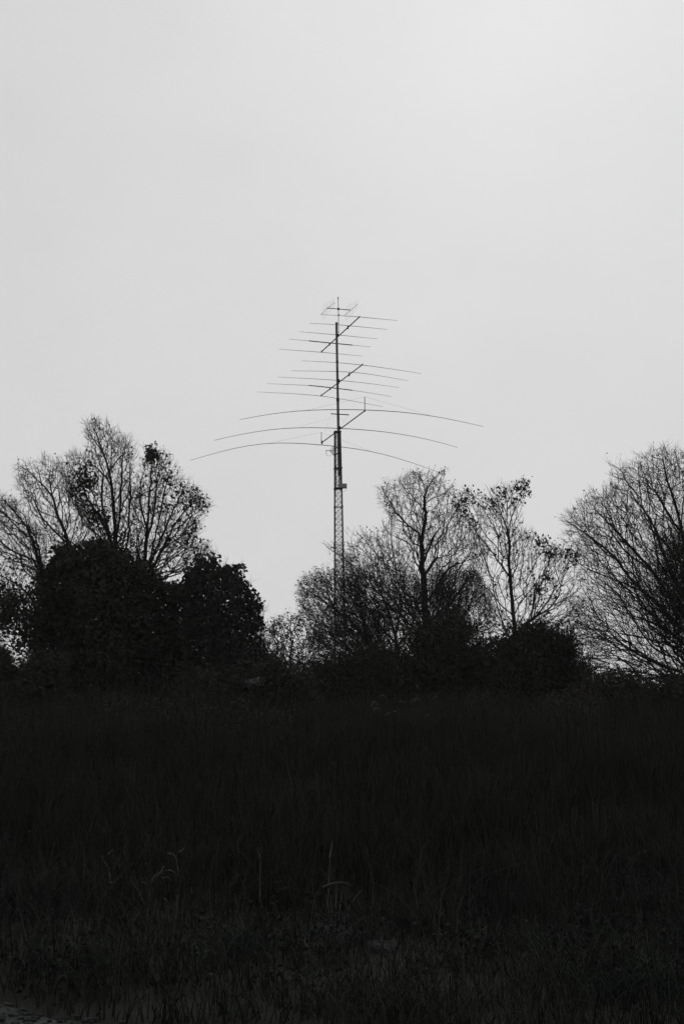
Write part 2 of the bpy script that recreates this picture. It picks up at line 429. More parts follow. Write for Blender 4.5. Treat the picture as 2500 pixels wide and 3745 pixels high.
# mast, in three stepped tubes
mast = lambda py: (np.interp(py, [1180, 1390, 1580, 1740, 1780], [1229.8, 1233.5, 1237.0, 1240.0, 1240.8]), py)
def mseg(nm, p0, p1, r, m, par_=None, **kw):
    P = at([mast(v) for v in np.linspace(p0, p1, 8)], YT); return polytube(nm, P, r, m, par_ or tower, 12, **kw)
mast1 = mseg('mast', 1180, 1462, .077, M_mast)
mast2 = mseg('mast', 1460, 1735, .086, M_mast)
mseg('mast_stub', 1733, 1768, .042, M_mast)
mseg('mast_collar', 1457, 1468, .105, M_boom, mast2); mseg('mast_collar', 1728, 1739, .09, M_boom, mast2)
mseg('mast_cap', 1179, 1184, .075, M_boom, mast1); mseg('mast_collar', 1320, 1325, .088, M_boom, mast1)
# equipment box
A = at(Z3([(705, 1095)]), YT - .42)[0]; B = at(Z3([(878, 1178)]), YT - .42)[0]
bx = box('equipment_box', (A + B) / 2, (B[0] - A[0], .34, A[2] - B[2]), M_box, tower, 0, .02, label='grey painted metal box with rounded corners')
P = at(Z3([(862, 1180), (858, 1210), (838, 1235), (808, 1245), (790, 1240)]), YT - .3); polytube('cable', P, .008, M_cable, tower, 5)
# coiled cable loops and side bracket
c_ = at(Z3([(690, 460)]), YT - .35)[0]; mpx = YT / F / 5.227
for rr, tx, tz in ((62, 0, 0), (56, 18, -8), (85, -12, 6)):
    an = np.linspace(0, 2 * math.pi, 22)
    P = np.c_[c_[0] + (tx - 20 + rr * np.cos(an) * .95) * mpx, c_[1] + .05 * np.sin(2 * an), c_[2] + (tz + rr * np.sin(an)) * mpx]
    polytube('cable_loop', P, .017, M_cable, tower, 5)
Bp = at(Z3([(480, 455), (640, 462), (545, 460), (632, 552), (490, 550)]), YT - .25)
rod('bracket_arm', Bp[0], Bp[1], .020, M_steel, tower); rod('bracket_arm', Bp[2], Bp[3], .017, M_steel, tower); rod('bracket_arm', Bp[0], Bp[4], .014, M_steel, tower)
polytube('cable', at(Z3([(490, 550), (520, 562), (555, 555), (600, 538), (640, 530)]), YT - .25), .006, M_cable, tower, 4)
polytube('cable', at(Z3([(632, 380), (612, 430), (600, 480), (612, 520), (640, 545), (636, 650), (640, 800)]), YT - .3), .009, M_cable, tower, 4)
polytube('cable', at(Z3([(690, 120), (668, 180), (650, 280), (640, 420), (650, 560), (665, 760), (680, 1000), (682, 1160), (662, 1280), (648, 1500)]) + [(1224, 1900), (1225, 2100), (1226, 2500)], YT - .2), .012, M_cable, tower, 5)
polytube('cable', at(Z3([(740, 820), (756, 940), (760, 1040), (775, 1300), (782, 1560)]) + [(1250, 1960), (1253, 2200), (1256, 2500)], YT - .1), .010, M_cable, tower, 5)
# cross bar under the second beam
Bp = at(Z2([(657, 669), (865, 681)]), YT - .12); rod('cross_bar', Bp[0], Bp[1], .034, M_boom, tower, 8)

def resample(P, n):
    P = np.array(P, float); s_ = np.r_[0, np.cumsum(np.linalg.norm(np.diff(P, axis=0), axis=1))]; t_ = np.linspace(0, s_[-1], n)
    Q = np.c_[np.interp(t_, s_, P[:, 0]), np.interp(t_, s_, P[:, 1])]
    for _ in range(3): Q[1:-1] = .5 * Q[1:-1] + .25 * (Q[:-2] + Q[2:])
    return Q
def yagi(label, cross, ends, elems, r_boom, r_el, sleeves={}):
    z = at([cross], YT)[0][2]; E = at_z(ends, z); X = at([cross], YT)[0]
    o = thing('beam_antenna', label, 'antenna', X, 'beam antennas stacked on the tower mast')
    rod('boom', E[0], E[1], r_boom, M_boom, o, 10)
    d = E[1] - E[0]; d[2] = 0; Lb = np.linalg.norm(d); d /= Lb; perp = np.array([-d[1], d[0], 0.0])
    for k, (t_, pts) in enumerate(elems):
        A = E[0] + (E[1] - E[0]) * t_
        Q = at_plane(resample(pts, 18), A, perp)
        s_ = (Q - A) @ perp
        rr = r_el * (1 - .5 * np.abs(s_) / np.abs(s_).max())
        el = polytube('element', Q, rr, M_boom, o, 5)
        zc = np.interp(0, s_[::int(np.sign(s_[-1] - s_[0]))], Q[::int(np.sign(s_[-1] - s_[0])), 2])
        box('element_clamp', (A[0], A[1], z), (r_boom * 2.15, r_boom * 2.15, r_boom * 1.9 + abs(zc - z)), M_boom, el, math.atan2(d[1], d[0]), .006)
        if k in sleeves:
            Q2 = at_plane(resample(sleeves[k], 6), A, perp)
            sl_ = polytube('sleeve', Q2, r_el * 1.8, M_boom, el, 6)
        print('yagi', k, 'len', round(float(abs(s_[-1] - s_[0])), 2), 'z tips', round(float(Q[0, 2] - z), 2), round(float(zc - z), 2), round(float(Q[-1, 2] - z), 2))
    box('mast_clamp', (X[0] + .02, X[1] - .02, z), (.16, .16, .16), M_boom, o, math.atan2(d[1], d[0]), .01)
    return o, E, z, perp
def zz(lst): return Z0(lst)
# top beam (five short straight elements)
y1, E1, z1, p1 = yagi('uppermost beam antenna of five short straight rods, just below the small twin antennas', Z1([(520, 727)])[0], Z1([(838, 466), (290, 970)]),
    [(.0, Z1([(278, 432), (540, 448), (838, 467), (1382, 519)])),
     (.285, Z1([(128, 559), (500, 577), (680, 592), (1236, 646)])),
     (.56, zz([(687, 760.8), (771, 768), (866, 777.5)])),
     (.765, zz([(663.5, 778), (708, 781.8), (773, 788.5), (808, 791.5), (849.5, 796)])),
     (.985, zz([(639, 801), (737, 808), (831, 817)]))], .036, .019, {3: zz([(708, 781.8), (773, 788.3), (808, 791.6)])})
y2, E2, z2, p2 = yagi('middle beam antenna of five gently drooping rods on a slanting boom', Z2([(737, 287)])[0], Z2([(1018, 105), (543, 462)]),
    [(.0, zz([(691.5, 827.5), (770, 831.5), (830, 837), (895, 846), (966, 857)])),
     (.30, zz([(667, 850.5), (770, 852), (812, 853.5), (860, 860), (935, 873.5)])),
     (.55, zz([(637, 865), (720, 869), (785, 873), (850, 880), (915, 889)])),
     (.76, zz([(613, 880), (708, 884), (755, 888.5), (808, 895.5), (855, 902), (898, 910)])),
     (.985, zz([(589, 899), (665, 902.5), (737, 908), (800, 918), (877, 933)]))], .034, .018, {3: zz([(708, 884), (755, 888.5), (808, 895.3)])})
y3, E3, z3, p3 = yagi('lowest and widest beam antenna of three long bowed elements', Z2([(752, 828)])[0], Z2([(1045, 635), (548, 1003)]),
    [(.0, zz([(550, 962.5), (600, 952), (650, 945), (700, 940.5), (770, 938.8), (836, 940), (890, 942), (940, 946.5), (1000, 955), (1060, 967), (1108, 978.5)])),
     (.56, zz([(491, 1010), (545, 997), (600, 987), (655, 981), (700, 980), (773, 982), (840, 985.5), (900, 992), (960, 1002.5), (1010, 1014), (1049, 1026.5)])),
     (.985, zz([(436, 1056), (490, 1040), (540, 1026), (590, 1017), (640, 1014), (690, 1016.5), (732, 1020), (790, 1025), (840, 1032), (880, 1041), (920, 1052.5), (960, 1066), (1010, 1085)]))], .036, .024)
# king posts with their stay wires on the long beam
for j, (e_, bot, top, la, rb) in enumerate(((E3[0], (836, 942), (836, 910), (700, 942), (985, 953)), (E3[1], (731.5, 1019), (730.5, 991), (610, 1018), (850, 1035)))):
    tp = at_plane(Z0([top]), e_, p3)[0]; bt = np.array([tp[0], e_[1], e_[2] + .03]); bt[:2] = e_[:2]
    tp[:2] = e_[:2]
    rod('king_post', bt, tp, .022, M_boom, y3, 6)
    for tgt in (la, rb):
        q = at_plane(Z0([tgt]), e_, p3)[0]; rod('stay_wire', tp, q, .0045, M_cable, y3, 3)
for a_, b_ in (((657, 682), (590, 870)), ((862, 688), (780, 790)), ((735, 700), (880, 800)), ((710, 708), (300, 815))):
    A = at(Z2([a_]), YT - .1)[0]; B = at(Z2([b_]), YT - .4)[0]; rod('stay_wire', A, B, .003, M_cable, tower, 3)

# twin small vertical yagis on an H frame above everything
top = at(Z1([(532, 180)]), YT - .1)[0]
tw = thing('twin_antenna', 'pair of small antennas on a cross arm at the very top of the mast', 'antenna', at(Z1([(540, 697)]), YT - .1)[0])
Q = at(Z1([(541, 697), (538, 560), (536, 350), (532, 205)]), YT - .1); polytube('mast', Q, .019, M_boom, tw, 8)
rod('mast_tip', at(Z1([(532, 215)]), YT - .1)[0], top, .030, M_boom, tw, 8)
CA = at(Z1([(368, 339), (708, 368)]), YT - .1); rod('cross_arm', CA[0], CA[1], .027, M_boom, tw, 8)
box('clamp', at(Z1([(537, 352)]), YT - .1)[0], (.13, .13, .13), M_boom, tw, 0, .01)
box('clamp', at(Z1([(541, 437)]), YT - .1)[0], (.09, .09, .10), M_boom, tw, 0, .01)
for py_ in (560, 685): rod('bracket', at(Z1([(512, py_)]), YT - .05)[0], at(Z1([(545, py_)]), YT - .1)[0], .02, M_boom, tw, 6)
for cpt, ends in ((Z1([(375, 341)])[0], Z1([(480, 260), (284, 432)])), (Z1([(700, 369)])[0], Z1([(816, 281), (618, 450)]))):
    zc = at([cpt], YT - .1)[0][2]; E = at_z(ends, zc)
    rod('boom', E[0], E[1], .011, M_boom, tw, 6)
    for k in range(9):
        t_ = .03 + k * .105; p = E[0] + (E[1] - E[0]) * t_; h_ = (.27 + .04 * k) if k < 8 else .42
        rod('element', p - [0, 0, h_], p + [0, 0, h_], .0034, M_boom, tw, 4)

# ================================================================== TREES
T = {}
def tree(key, name, label, cat, root, zf, limbs, poly, Y, hd, n, group=None, **kw):
    t = grow(root, [zf(l) for l in limbs], zf(poly) if not kw.pop('poly_raw', False) else poly, Y, hd, n, **kw)
    T[key] = (make_tree(name, label, cat, group, t), t); return T[key]
GB = 'bare autumn trees behind the dark thicket'

# tall multi-stemmed tree on the left
o, t = tree('A', 'bare_tree', 'tallest bare tree on the left, its narrow top standing above all its neighbours', 'tree', (425, 2560), Z5,
  [[(665, 1250), (662, 1000), (660, 900), (665, 780), (650, 640), (645, 520), (615, 380), (580, 300), (560, 230), (535, 175)],
   [(664, 820), (690, 700), (692, 600), (700, 470), (702, 360), (722, 280)],
   [(660, 900), (600, 740), (540, 640), (495, 575), (470, 500), (430, 430)],
   [(625, 790), (597, 680), (582, 570), (592, 470)],
   [(662, 950), (730, 870), (742, 760), (740, 650), (756, 560), (742, 480)],
   [(645, 520), (590, 440), (520, 380), (440, 350)],
   [(630, 430), (680, 350), (740, 310)], [(583, 310), (540, 250), (505, 190)], [(600, 345), (620, 260), (640, 200)],
   [(545, 645), (470, 600), (400, 590)], [(650, 620), (700, 540), (760, 430)], [(662, 870), (720, 760), (800, 700)]],
  [(610, 1000), (560, 850), (430, 640), (390, 560), (330, 440), (350, 345), (430, 325), (510, 330), (490, 220), (500, 150), (545, 125), (620, 150), (700, 230), (760, 270), (770, 350), (770, 420), (790, 560), (780, 800), (740, 1000)],
  41, 1.9, 2400, GB, seed=1, bf=.45)
lv = cluster_leaves(t, discs(Z5, [(490, 450, 46), (475, 540, 32), (520, 500, 26), (540, 650, 40), (580, 720, 36), (640, 830, 50)], 1.568), 190, .075, 5, .01, .06)
leaves_mesh('foliage', lv, .085, M_leaf, o, kind='stuff')
# fan of straight stems right of it
o, t = tree('A2', 'bare_tree', 'bare tree with straight stems fanning rightwards, one dark leafy tuft at its tip', 'tree', (545, 2560), Z5,
  [[(835, 1300), (830, 1100), (828, 960), (838, 850), (850, 700), (856, 560), (868, 460), (872, 350)],
   [(835, 1000), (862, 950), (890, 800), (920, 680), (940, 560), (962, 470), (985, 420)],
   [(838, 1020), (880, 985), (930, 880), (1000, 740), (1060, 650), (1120, 605), (1175, 600)],
   [(860, 980), (905, 850), (960, 730), (1020, 600), (1062, 510)],
   [(850, 1010), (900, 1000), (980, 940), (1060, 880), (1130, 860), (1200, 860)],
   [(828, 980), (800, 920), (775, 860), (757, 800)], [(845, 760), (810, 640), (800, 520), (830, 420)],
   [(930, 880), (1010, 820), (1090, 770), (1160, 700)], [(832, 1050), (960, 1000), (1050, 1010), (1110, 950)], [(842, 820), (880, 700), (895, 560), (905, 440)]],
  [(800, 1060), (755, 900), (760, 700), (775, 500), (820, 420), (820, 300), (860, 270), (905, 300), (960, 370), (1000, 430), (1060, 480), (1130, 530), (1195, 620), (1150, 720), (1120, 810), (1215, 855), (1190, 900), (1100, 950), (1020, 1040), (900, 1080)],
  40, 1.9, 2300, GB, seed=2, bf=.42)
lv = cluster_leaves(t, discs(Z5, [(865, 330, 44), (870, 350, 30), (960, 480, 34), (1090, 560, 50), (1130, 610, 40), (1040, 600, 40), (1080, 820, 60), (1000, 870, 60), (930, 640, 30), (1110, 740, 30), (790, 870, 50), (1020, 680, 40)], 1.568), 60, .08, 6, .05, .06)
lv = np.concatenate([lv, cluster_leaves(t, discs(Z5, [(865, 330, 30)], 1.568), 260, .08, 16, 0, .05)])
leaves_mesh('foliage', lv, .085, M_leaf, o, kind='stuff')
# arching pale tree left
o, t = tree('B', 'bare_tree', 'bare tree with two arching forks spreading up and left of the tallest tree', 'tree', (290, 2560), Z5,
  [[(440, 1250), (430, 1000), (412, 880), (380, 790), (330, 680), (300, 560), (282, 460), (292, 390)],
   [(405, 860), (330, 790), (240, 700), (200, 600), (170, 520), (130, 450)],
   [(405, 860), (350, 840), (280, 800), (230, 780)], [(335, 680), (400, 690), (470, 700), (540, 760)],
   [(300, 560), (340, 480), (400, 420)], [(205, 610), (250, 540), (230, 450), (190, 400)], [(300, 570), (240, 500), (180, 440), (120, 400)], [(380, 790), (440, 780), (500, 700), (450, 600)]],
  [(430, 920), (300, 880), (215, 790), (200, 690), (130, 560), (90, 510), (110, 400), (200, 370), (270, 335), (340, 380), (400, 440), (460, 560), (540, 720), (500, 850)],
  43, 1.8, 1300, GB, hollow=.7, seed=3, bf=.42)
leaves_mesh('foliage', cluster_leaves(t, [], 1, .06, 7, .05), .06, M_dry, o, kind='stuff')
o, t = tree('B2', 'bare_tree', 'bare tree with brushlike limbs leaning out of the left edge, lower than the arching one', 'tree', (165, 2560), Z5,
  [[(260, 1300), (252, 1060), (232, 960), (190, 830), (150, 740), (90, 660), (20, 590)],
   [(232, 960), (150, 920), (60, 880), (0, 830), (-60, 760)], [(215, 900), (180, 800), (100, 760), (30, 740), (-50, 690)],
   [(245, 1000), (225, 880), (190, 760), (150, 650)], [(240, 985), (270, 900), (250, 800), (215, 740)], [(150, 740), (80, 720), (0, 640)]],
  [(250, 1060), (140, 990), (0, 920), (-90, 850), (-110, 600), (0, 565), (50, 585), (130, 640), (200, 710), (270, 830), (290, 950)],
  40, 1.6, 1400, GB, seed=4, bf=.45)
leaves_mesh('foliage', cluster_leaves(t, [], 1, .06, 8, .04), .06, M_dry, o, kind='stuff')
# lower left, leafy
o, t = tree('E', 'leafy_tree', 'half-bare leafy tree on the left edge with ragged drooping sprays', 'tree', (120, 2560), Z5,
  [[(220, 1500), (215, 1350), (200, 1170), (130, 1100), (60, 1050), (0, 1030), (-60, 1000)],
   [(205, 1200), (100, 1140), (30, 1120), (-60, 1130)], [(215, 1350), (150, 1320), (70, 1330), (0, 1310), (-80, 1320)],
   [(215, 1420), (150, 1420), (80, 1440)], [(60, 1050), (20, 990), (-20, 960)], [(210, 1280), (120, 1230), (20, 1210), (-60, 1230)]],
  [(300, 1560), (230, 1540), (90, 1470), (40, 1400), (-110, 1400), (-130, 1000), (0, 955), (80, 935), (170, 1000), (230, 1050), (300, 1200)],
  37, 1.5, 1300, seed=5, bf=.4)
PE = Z5([(300, 1580), (210, 1540), (120, 1470), (60, 1390), (-120, 1390), (-120, 1060), (0, 1030), (90, 1050), (170, 1060), (230, 1080), (300, 1200)])
lv = np.concatenate([clumpy(PE, 3000, 37, 1.3, 50, 130, .28, 60), cluster_leaves(t, [], 1, .07, 9, .14)])
leaves_mesh('foliage', lv, .085, M_leaf, o, kind='stuff')
o, t = tree('M', 'shrub', 'small low shrub poking in at the far left edge below the leafy tree', 'shrub', (10, 2600), Z5,
  [[(10, 1700), (20, 1600), (40, 1540), (60, 1500)], [(18, 1610), (-10, 1540), (-20, 1490)]],
  [(120, 1700), (110, 1620), (80, 1560), (60, 1490), (20, 1455), (-20, 1450), (-80, 1480), (-100, 1700)], 35, .8, 600, seed=6)
leaves_mesh('foliage', np.concatenate([clumpy(Z5([(150, 1720), (110, 1620), (70, 1580), (60, 1500), (20, 1460), (-80, 1480), (-100, 1720)]), 3500, 35, .8, 51, 60, .2, 30), cluster_leaves(t, [], 1, .07, 9, .3)]), .08, M_leaf, o, kind='stuff')

# big dark leafy mass
PC = [(250, 1900), (240, 1600), (215, 1500), (250, 1440), (195, 1350), (185, 1290), (235, 1240), (180, 1190), (225, 1120), (215, 1060), (262, 1010), (275, 940), (310, 960), (340, 900), (385, 920), (410, 862), (450, 890), (490, 838), (540, 850), (575, 812), (610, 860), (660, 865), (690, 915), (740, 905), (775, 935), (780, 990), (820, 970), (850, 1010), (880, 1005), (900, 1060), (930, 1110), (960, 1160), (1010, 1190), (1080, 1200), (1110, 1320), (1110, 1900)]
o, t = tree('C', 'leafy_tree', 'broad black leafy tree massed beneath the bare crowns on the left', 'tree', (400, 2600), Z5,
  [[(620, 1500), (610, 1300), (600, 1150), (590, 1000), (570, 880)], [(610, 1300), (500, 1150), (420, 1000), (380, 900)],
   [(610, 1350), (480, 1280), (340, 1150), (260, 1020)], [(605, 1250), (720, 1100), (780, 960)], [(612, 1340), (800, 1200), (960, 1080)], [(615, 1450), (400, 1400), (230, 1300)]],
  PC, 38, 2.0, 2600, seed=7)
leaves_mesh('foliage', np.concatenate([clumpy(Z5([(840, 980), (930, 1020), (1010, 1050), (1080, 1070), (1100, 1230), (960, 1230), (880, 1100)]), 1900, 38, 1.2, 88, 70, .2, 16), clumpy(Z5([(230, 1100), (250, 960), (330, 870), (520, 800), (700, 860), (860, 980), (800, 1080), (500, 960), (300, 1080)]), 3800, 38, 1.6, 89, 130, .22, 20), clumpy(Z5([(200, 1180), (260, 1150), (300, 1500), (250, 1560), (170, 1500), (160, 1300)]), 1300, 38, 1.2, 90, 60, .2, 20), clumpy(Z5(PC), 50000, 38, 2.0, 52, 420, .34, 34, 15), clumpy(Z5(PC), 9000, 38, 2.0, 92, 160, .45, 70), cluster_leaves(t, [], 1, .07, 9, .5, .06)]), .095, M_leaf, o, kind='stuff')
# evergreen-like tree right of it
PD = [(1040, 1900), (1050, 1300), (1050, 1090), (1090, 990), (1120, 930), (1160, 915), (1190, 940), (1240, 922), (1262, 975), (1300, 950), (1325, 985), (1345, 950), (1380, 965), (1385, 1020), (1405, 1065), (1440, 1080), (1440, 1130), (1490, 1160), (1508, 1200), (1505, 1270), (1525, 1320), (1480, 1370), (1530, 1430), (1570, 1500), (1590, 1900)]
o, t = tree('D', 'evergreen_tree', 'dense black round-topped evergreen beside the leafy mass, lumpy outline against the sky', 'tree', (820, 2600), Z5,
  [[(1280, 1500), (1270, 1350), (1260, 1200), (1250, 1050), (1240, 960)], [(1268, 1300), (1340, 1150), (1370, 1000)], [(1272, 1380), (1400, 1280), (1480, 1200)], [(1270, 1320), (1160, 1150), (1120, 980)]],
  PD, 36, 1.5, 1500, seed=8)
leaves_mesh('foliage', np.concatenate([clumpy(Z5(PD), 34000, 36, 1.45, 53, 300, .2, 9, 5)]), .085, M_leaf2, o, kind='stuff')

# loose bush between evergreen and tower
PF = [(-20, 1340), (-10, 960), (25, 880), (60, 855), (130, 825), (200, 825), (250, 850), (290, 900), (330, 960), (400, 1000), (420, 1340)]
o, t = tree('F', 'shrub', 'loose twiggy bush with small leaves, low between the evergreen and the tower', 'shrub', (1075, 2590), Z6,
  [[(150, 1150), (150, 1050), (160, 950), (150, 870)], [(150, 1080), (90, 980), (50, 900)], [(152, 1060), (230, 960), (240, 880)], [(150, 1120), (300, 1000), (340, 980)], [(150, 1100), (20, 1020), (0, 970)]],
  PF, 46, 1.5, 2200, seed=9)
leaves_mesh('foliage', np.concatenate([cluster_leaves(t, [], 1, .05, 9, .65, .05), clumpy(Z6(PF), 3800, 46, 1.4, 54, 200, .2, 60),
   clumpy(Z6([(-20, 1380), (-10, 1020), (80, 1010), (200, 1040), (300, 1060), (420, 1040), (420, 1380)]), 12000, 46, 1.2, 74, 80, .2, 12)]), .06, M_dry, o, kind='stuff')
# low spreading tree across the tower foot
PG = [(185, 760), (195, 670), (240, 630), (285, 600), (330, 590), (380, 590), (440, 620), (540, 690), (640, 780), (660, 900), (640, 1060), (430, 1070), (300, 980), (250, 880)]
o, t = tree('G', 'bare_tree', 'low bare tree spreading left across the foot of the lattice tower', 'tree', (1370, 2590), Z6,
  [[(580, 1100), (568, 1010), (535, 950), (490, 885), (430, 825), (370, 790), (310, 740), (250, 700), (205, 680)],
   [(540, 960), (512, 860), (500, 760), (480, 680), (440, 640)], [(490, 885), (400, 850), (300, 830), (230, 780)], [(370, 790), (340, 700), (300, 640)],
   [(570, 1020), (590, 920), (560, 800), (540, 720)], [(570, 1030), (620, 950), (650, 860)], [(430, 825), (420, 730), (380, 640)], [(560, 1000), (440, 960), (330, 940), (270, 900)]],
  PG, 50, 2.0, 3600, GB, seed=10, dense=[(Z6([(330, 720), (460, 700), (620, 820), (650, 1020), (400, 1060), (300, 900)]), 1800)])
leaves_mesh('foliage', cluster_leaves(t, [], 1, .05, 9, .28, .04), .055, M_dry, o, kind='stuff')
# the central bare tree
PH = [(610, 400), (640, 330), (590, 200), (620, 175), (690, 140), (740, 125), (790, 90), (850, 125), (900, 88), (930, 78), (925, 110), (880, 150), (960, 185), (1000, 250), (1040, 340), (1060, 400), (1140, 450), (1160, 500), (1100, 580), (1060, 700), (1020, 860), (840, 930), (700, 900), (560, 820), (430, 740), (410, 600), (370, 530), (300, 465), (320, 445), (420, 470), (455, 395), (540, 405), (590, 420)]
o, t = tree('H', 'bare_tree', 'bare crooked-trunked tree right of the tower, highest of the middle trees', 'tree', (1560, 2590), Z6,
  [[(832, 1050), (830, 920), (825, 800), (815, 650), (805, 540), (808, 440), (815, 380), (828, 310), (818, 265), (826, 200), (850, 150), (900, 105), (926, 85)],
   [(808, 440), (770, 390), (740, 370), (700, 340), (660, 270), (612, 200)],
   [(822, 300), (790, 260), (770, 230), (720, 190), (690, 150)],
   [(825, 200), (805, 140), (785, 100)],
   [(812, 400), (860, 380), (920, 330), (960, 300), (1000, 255)],
   [(815, 640), (780, 560), (762, 490), (740, 450), (690, 440), (620, 390)],
   [(820, 620), (870, 550), (900, 520), (925, 530), (960, 510), (1000, 470), (1060, 440)],
   [(825, 760), (880, 680), (930, 590), (990, 560), (1080, 530), (1150, 490)],
   [(868, 552), (872, 490), (885, 450), (920, 380), (925, 300), (940, 220)],
   [(822, 800), (740, 770), (680, 730), (613, 704), (507, 673), (480, 620), (441, 544), (379, 509), (305, 455)],
   [(613, 704), (600, 600), (550, 520), (500, 450), (462, 400)],
   [(700, 740), (660, 640), (612, 540), (600, 460), (565, 410)],
   [(740, 370), (745, 430), (770, 560)], [(680, 730), (560, 760), (480, 780)], [(740, 770), (720, 660), (680, 560)],
   [(828, 860), (900, 800), (980, 720), (1040, 640)], [(505, 672), (470, 700), (420, 650)], [(812, 560), (840, 480), (870, 420)]],
  PH, 50, 2.6, 5600, GB, hollow=.45, seed=11, bf=.42, kink=1.8, limb_fat=2.0, dense=[(Z6([(600, 700), (720, 600), (900, 600), (1050, 700), (1000, 880), (820, 940), (620, 880)]), 1800)])
leaves_mesh('foliage', cluster_leaves(t, discs(Z6, [(1000, 470, 40), (980, 340, 30), (905, 100, 24)], 1.3635), 60, .05, 9, .16, .04), .055, M_dry, o, kind='stuff')
o, t = tree('G2', 'bare_tree', 'dense low bare tree tangled left of the crooked trunk, behind the low spreading tree', 'tree', (1460, 2590), Z6,
  [[(690, 1100), (685, 1000), (670, 900), (640, 800), (600, 700), (560, 620), (540, 560)], [(672, 920), (700, 800), (720, 700), (715, 620)], [(680, 960), (600, 880), (540, 790), (490, 720)], [(684, 980), (760, 880), (780, 760)], [(640, 800), (650, 700), (630, 620)], [(686, 1020), (560, 960), (470, 900)]],
  [(430, 700), (480, 600), (540, 530), (600, 520), (660, 560), (720, 560), (790, 640), (830, 800), (830, 960), (640, 1040), (460, 1040), (400, 900)], 53, 2.0, 2300, GB, seed=31)
leaves_mesh('foliage', cluster_leaves(t, [], 1, .05, 9, .12, .05), .06, M_dry, o, kind='stuff')
o, t = tree('I2', 'bare_tree', 'dense low bare tree filling the gap between the crooked tree and the slender tree', 'tree', (1680, 2590), Z6,
  [[(1000, 1100), (1000, 960), (990, 860), (960, 760), (940, 680), (930, 610)], [(994, 880), (1050, 760), (1080, 680)], [(998, 930), (900, 820), (860, 740)], [(998, 940), (1110, 850), (1160, 780)], [(975, 800), (1000, 700), (1010, 620)]],
  [(840, 900), (850, 700), (900, 610), (980, 570), (1050, 600), (1110, 660), (1160, 760), (1180, 850), (1120, 930), (1000, 960)], 53, 1.8, 2600, GB, seed=32)
leaves_mesh('foliage', cluster_leaves(t, [], 1, .05, 9, .25, .05), .055, M_dry, o, kind='stuff')
# slim tree with leaf tufts
PI_ = [(1000, 210), (1010, 190), (1060, 185), (1100, 240), (1150, 180), (1240, 160), (1345, 140), (1340, 220), (1290, 300), (1310, 400), (1400, 430), (1430, 455), (1380, 560), (1370, 680), (1350, 800), (1290, 900), (1150, 920), (1080, 800), (1000, 600), (1060, 500), (1040, 380), (990, 300)]
o, t = tree('I', 'bare_tree', 'slender tree with a few leaf tufts at its top, right of the crooked tree', 'tree', (1885, 2590), Z6,
  [[(1275, 1050), (1270, 900), (1260, 800), (1247, 650), (1240, 560), (1240, 440), (1230, 380), (1195, 300), (1175, 215)],
   [(1238, 430), (1255, 310), (1290, 250), (1330, 175)],
   [(1238, 620), (1180, 540), (1140, 480), (1090, 420), (1050, 360), (1005, 260)],
   [(1188, 545), (1185, 420), (1140, 330), (1090, 260), (1020, 200)],
   [(1258, 820), (1200, 770), (1150, 700), (1080, 640), (1020, 590)],
   [(1246, 640), (1290, 560), (1350, 500), (1410, 445)], [(1262, 820), (1320, 720), (1380, 660)], [(1268, 900), (1180, 850), (1100, 860)],
   [(1250, 700), (1300, 640), (1370, 590)], [(1268, 880), (1180, 900), (1170, 830), (1200, 780)]],
  PI_, 47, 1.9, 1600, GB, seed=12)
lv = cluster_leaves(t, discs(Z6, [(1280, 205, 36), (1330, 170, 26), (1190, 215, 36), (1165, 270, 22), (1060, 210, 30), (1010, 275, 34), (1035, 345, 34), (1000, 300, 30), (1400, 440, 24), (1320, 200, 30)], 1.3635), 62, .08, 10, .04, .07)
leaves_mesh('foliage', lv, .09, M_leaf, o, droop=1.2, kind='stuff')
# arching sapling
PJ = [(60, 1620), (60, 1400), (100, 1250), (190, 1200), (180, 960), (300, 950), (420, 930), (500, 950), (530, 1180), (580, 1230), (500, 1380), (560, 1500), (450, 1700), (0, 1700)]
o, t = tree('J', 'sapling', 'thin arching sapling with drooping leaves between the slender tree and the right-hand crown', 'tree', (1880, 2600), Z7,
  [[(-60, 1750), (20, 1620), (110, 1555), (200, 1500), (290, 1430), (350, 1330), (350, 1260), (310, 1150), (270, 1050), (250, 985)],
   [(352, 1250), (380, 1120), (430, 1040), (445, 960)], [(355, 1240), (440, 1210), (520, 1185)], [(350, 1340), (460, 1350), (560, 1250)], [(270, 1450), (200, 1350), (190, 1250)], [(60, 1590), (200, 1540), (380, 1520), (540, 1590)], [(352, 1250), (365, 1130), (370, 1050)], [(330, 1500), (390, 1450), (400, 1400)]],
  PJ, 44, 1.3, 1100, GB, seed=13)
lv = cluster_leaves(t, discs(Z7, [(200, 900, 44), (230, 985, 50), (290, 985, 50), (410, 990, 46), (480, 990, 50), (460, 1050, 30), (210, 1200, 18), (160, 1300, 14)], 2.348), 44, .08, 10, .05, .06)
leaves_mesh('foliage', lv, .085, M_leaf, o, droop=1.2, kind='stuff')
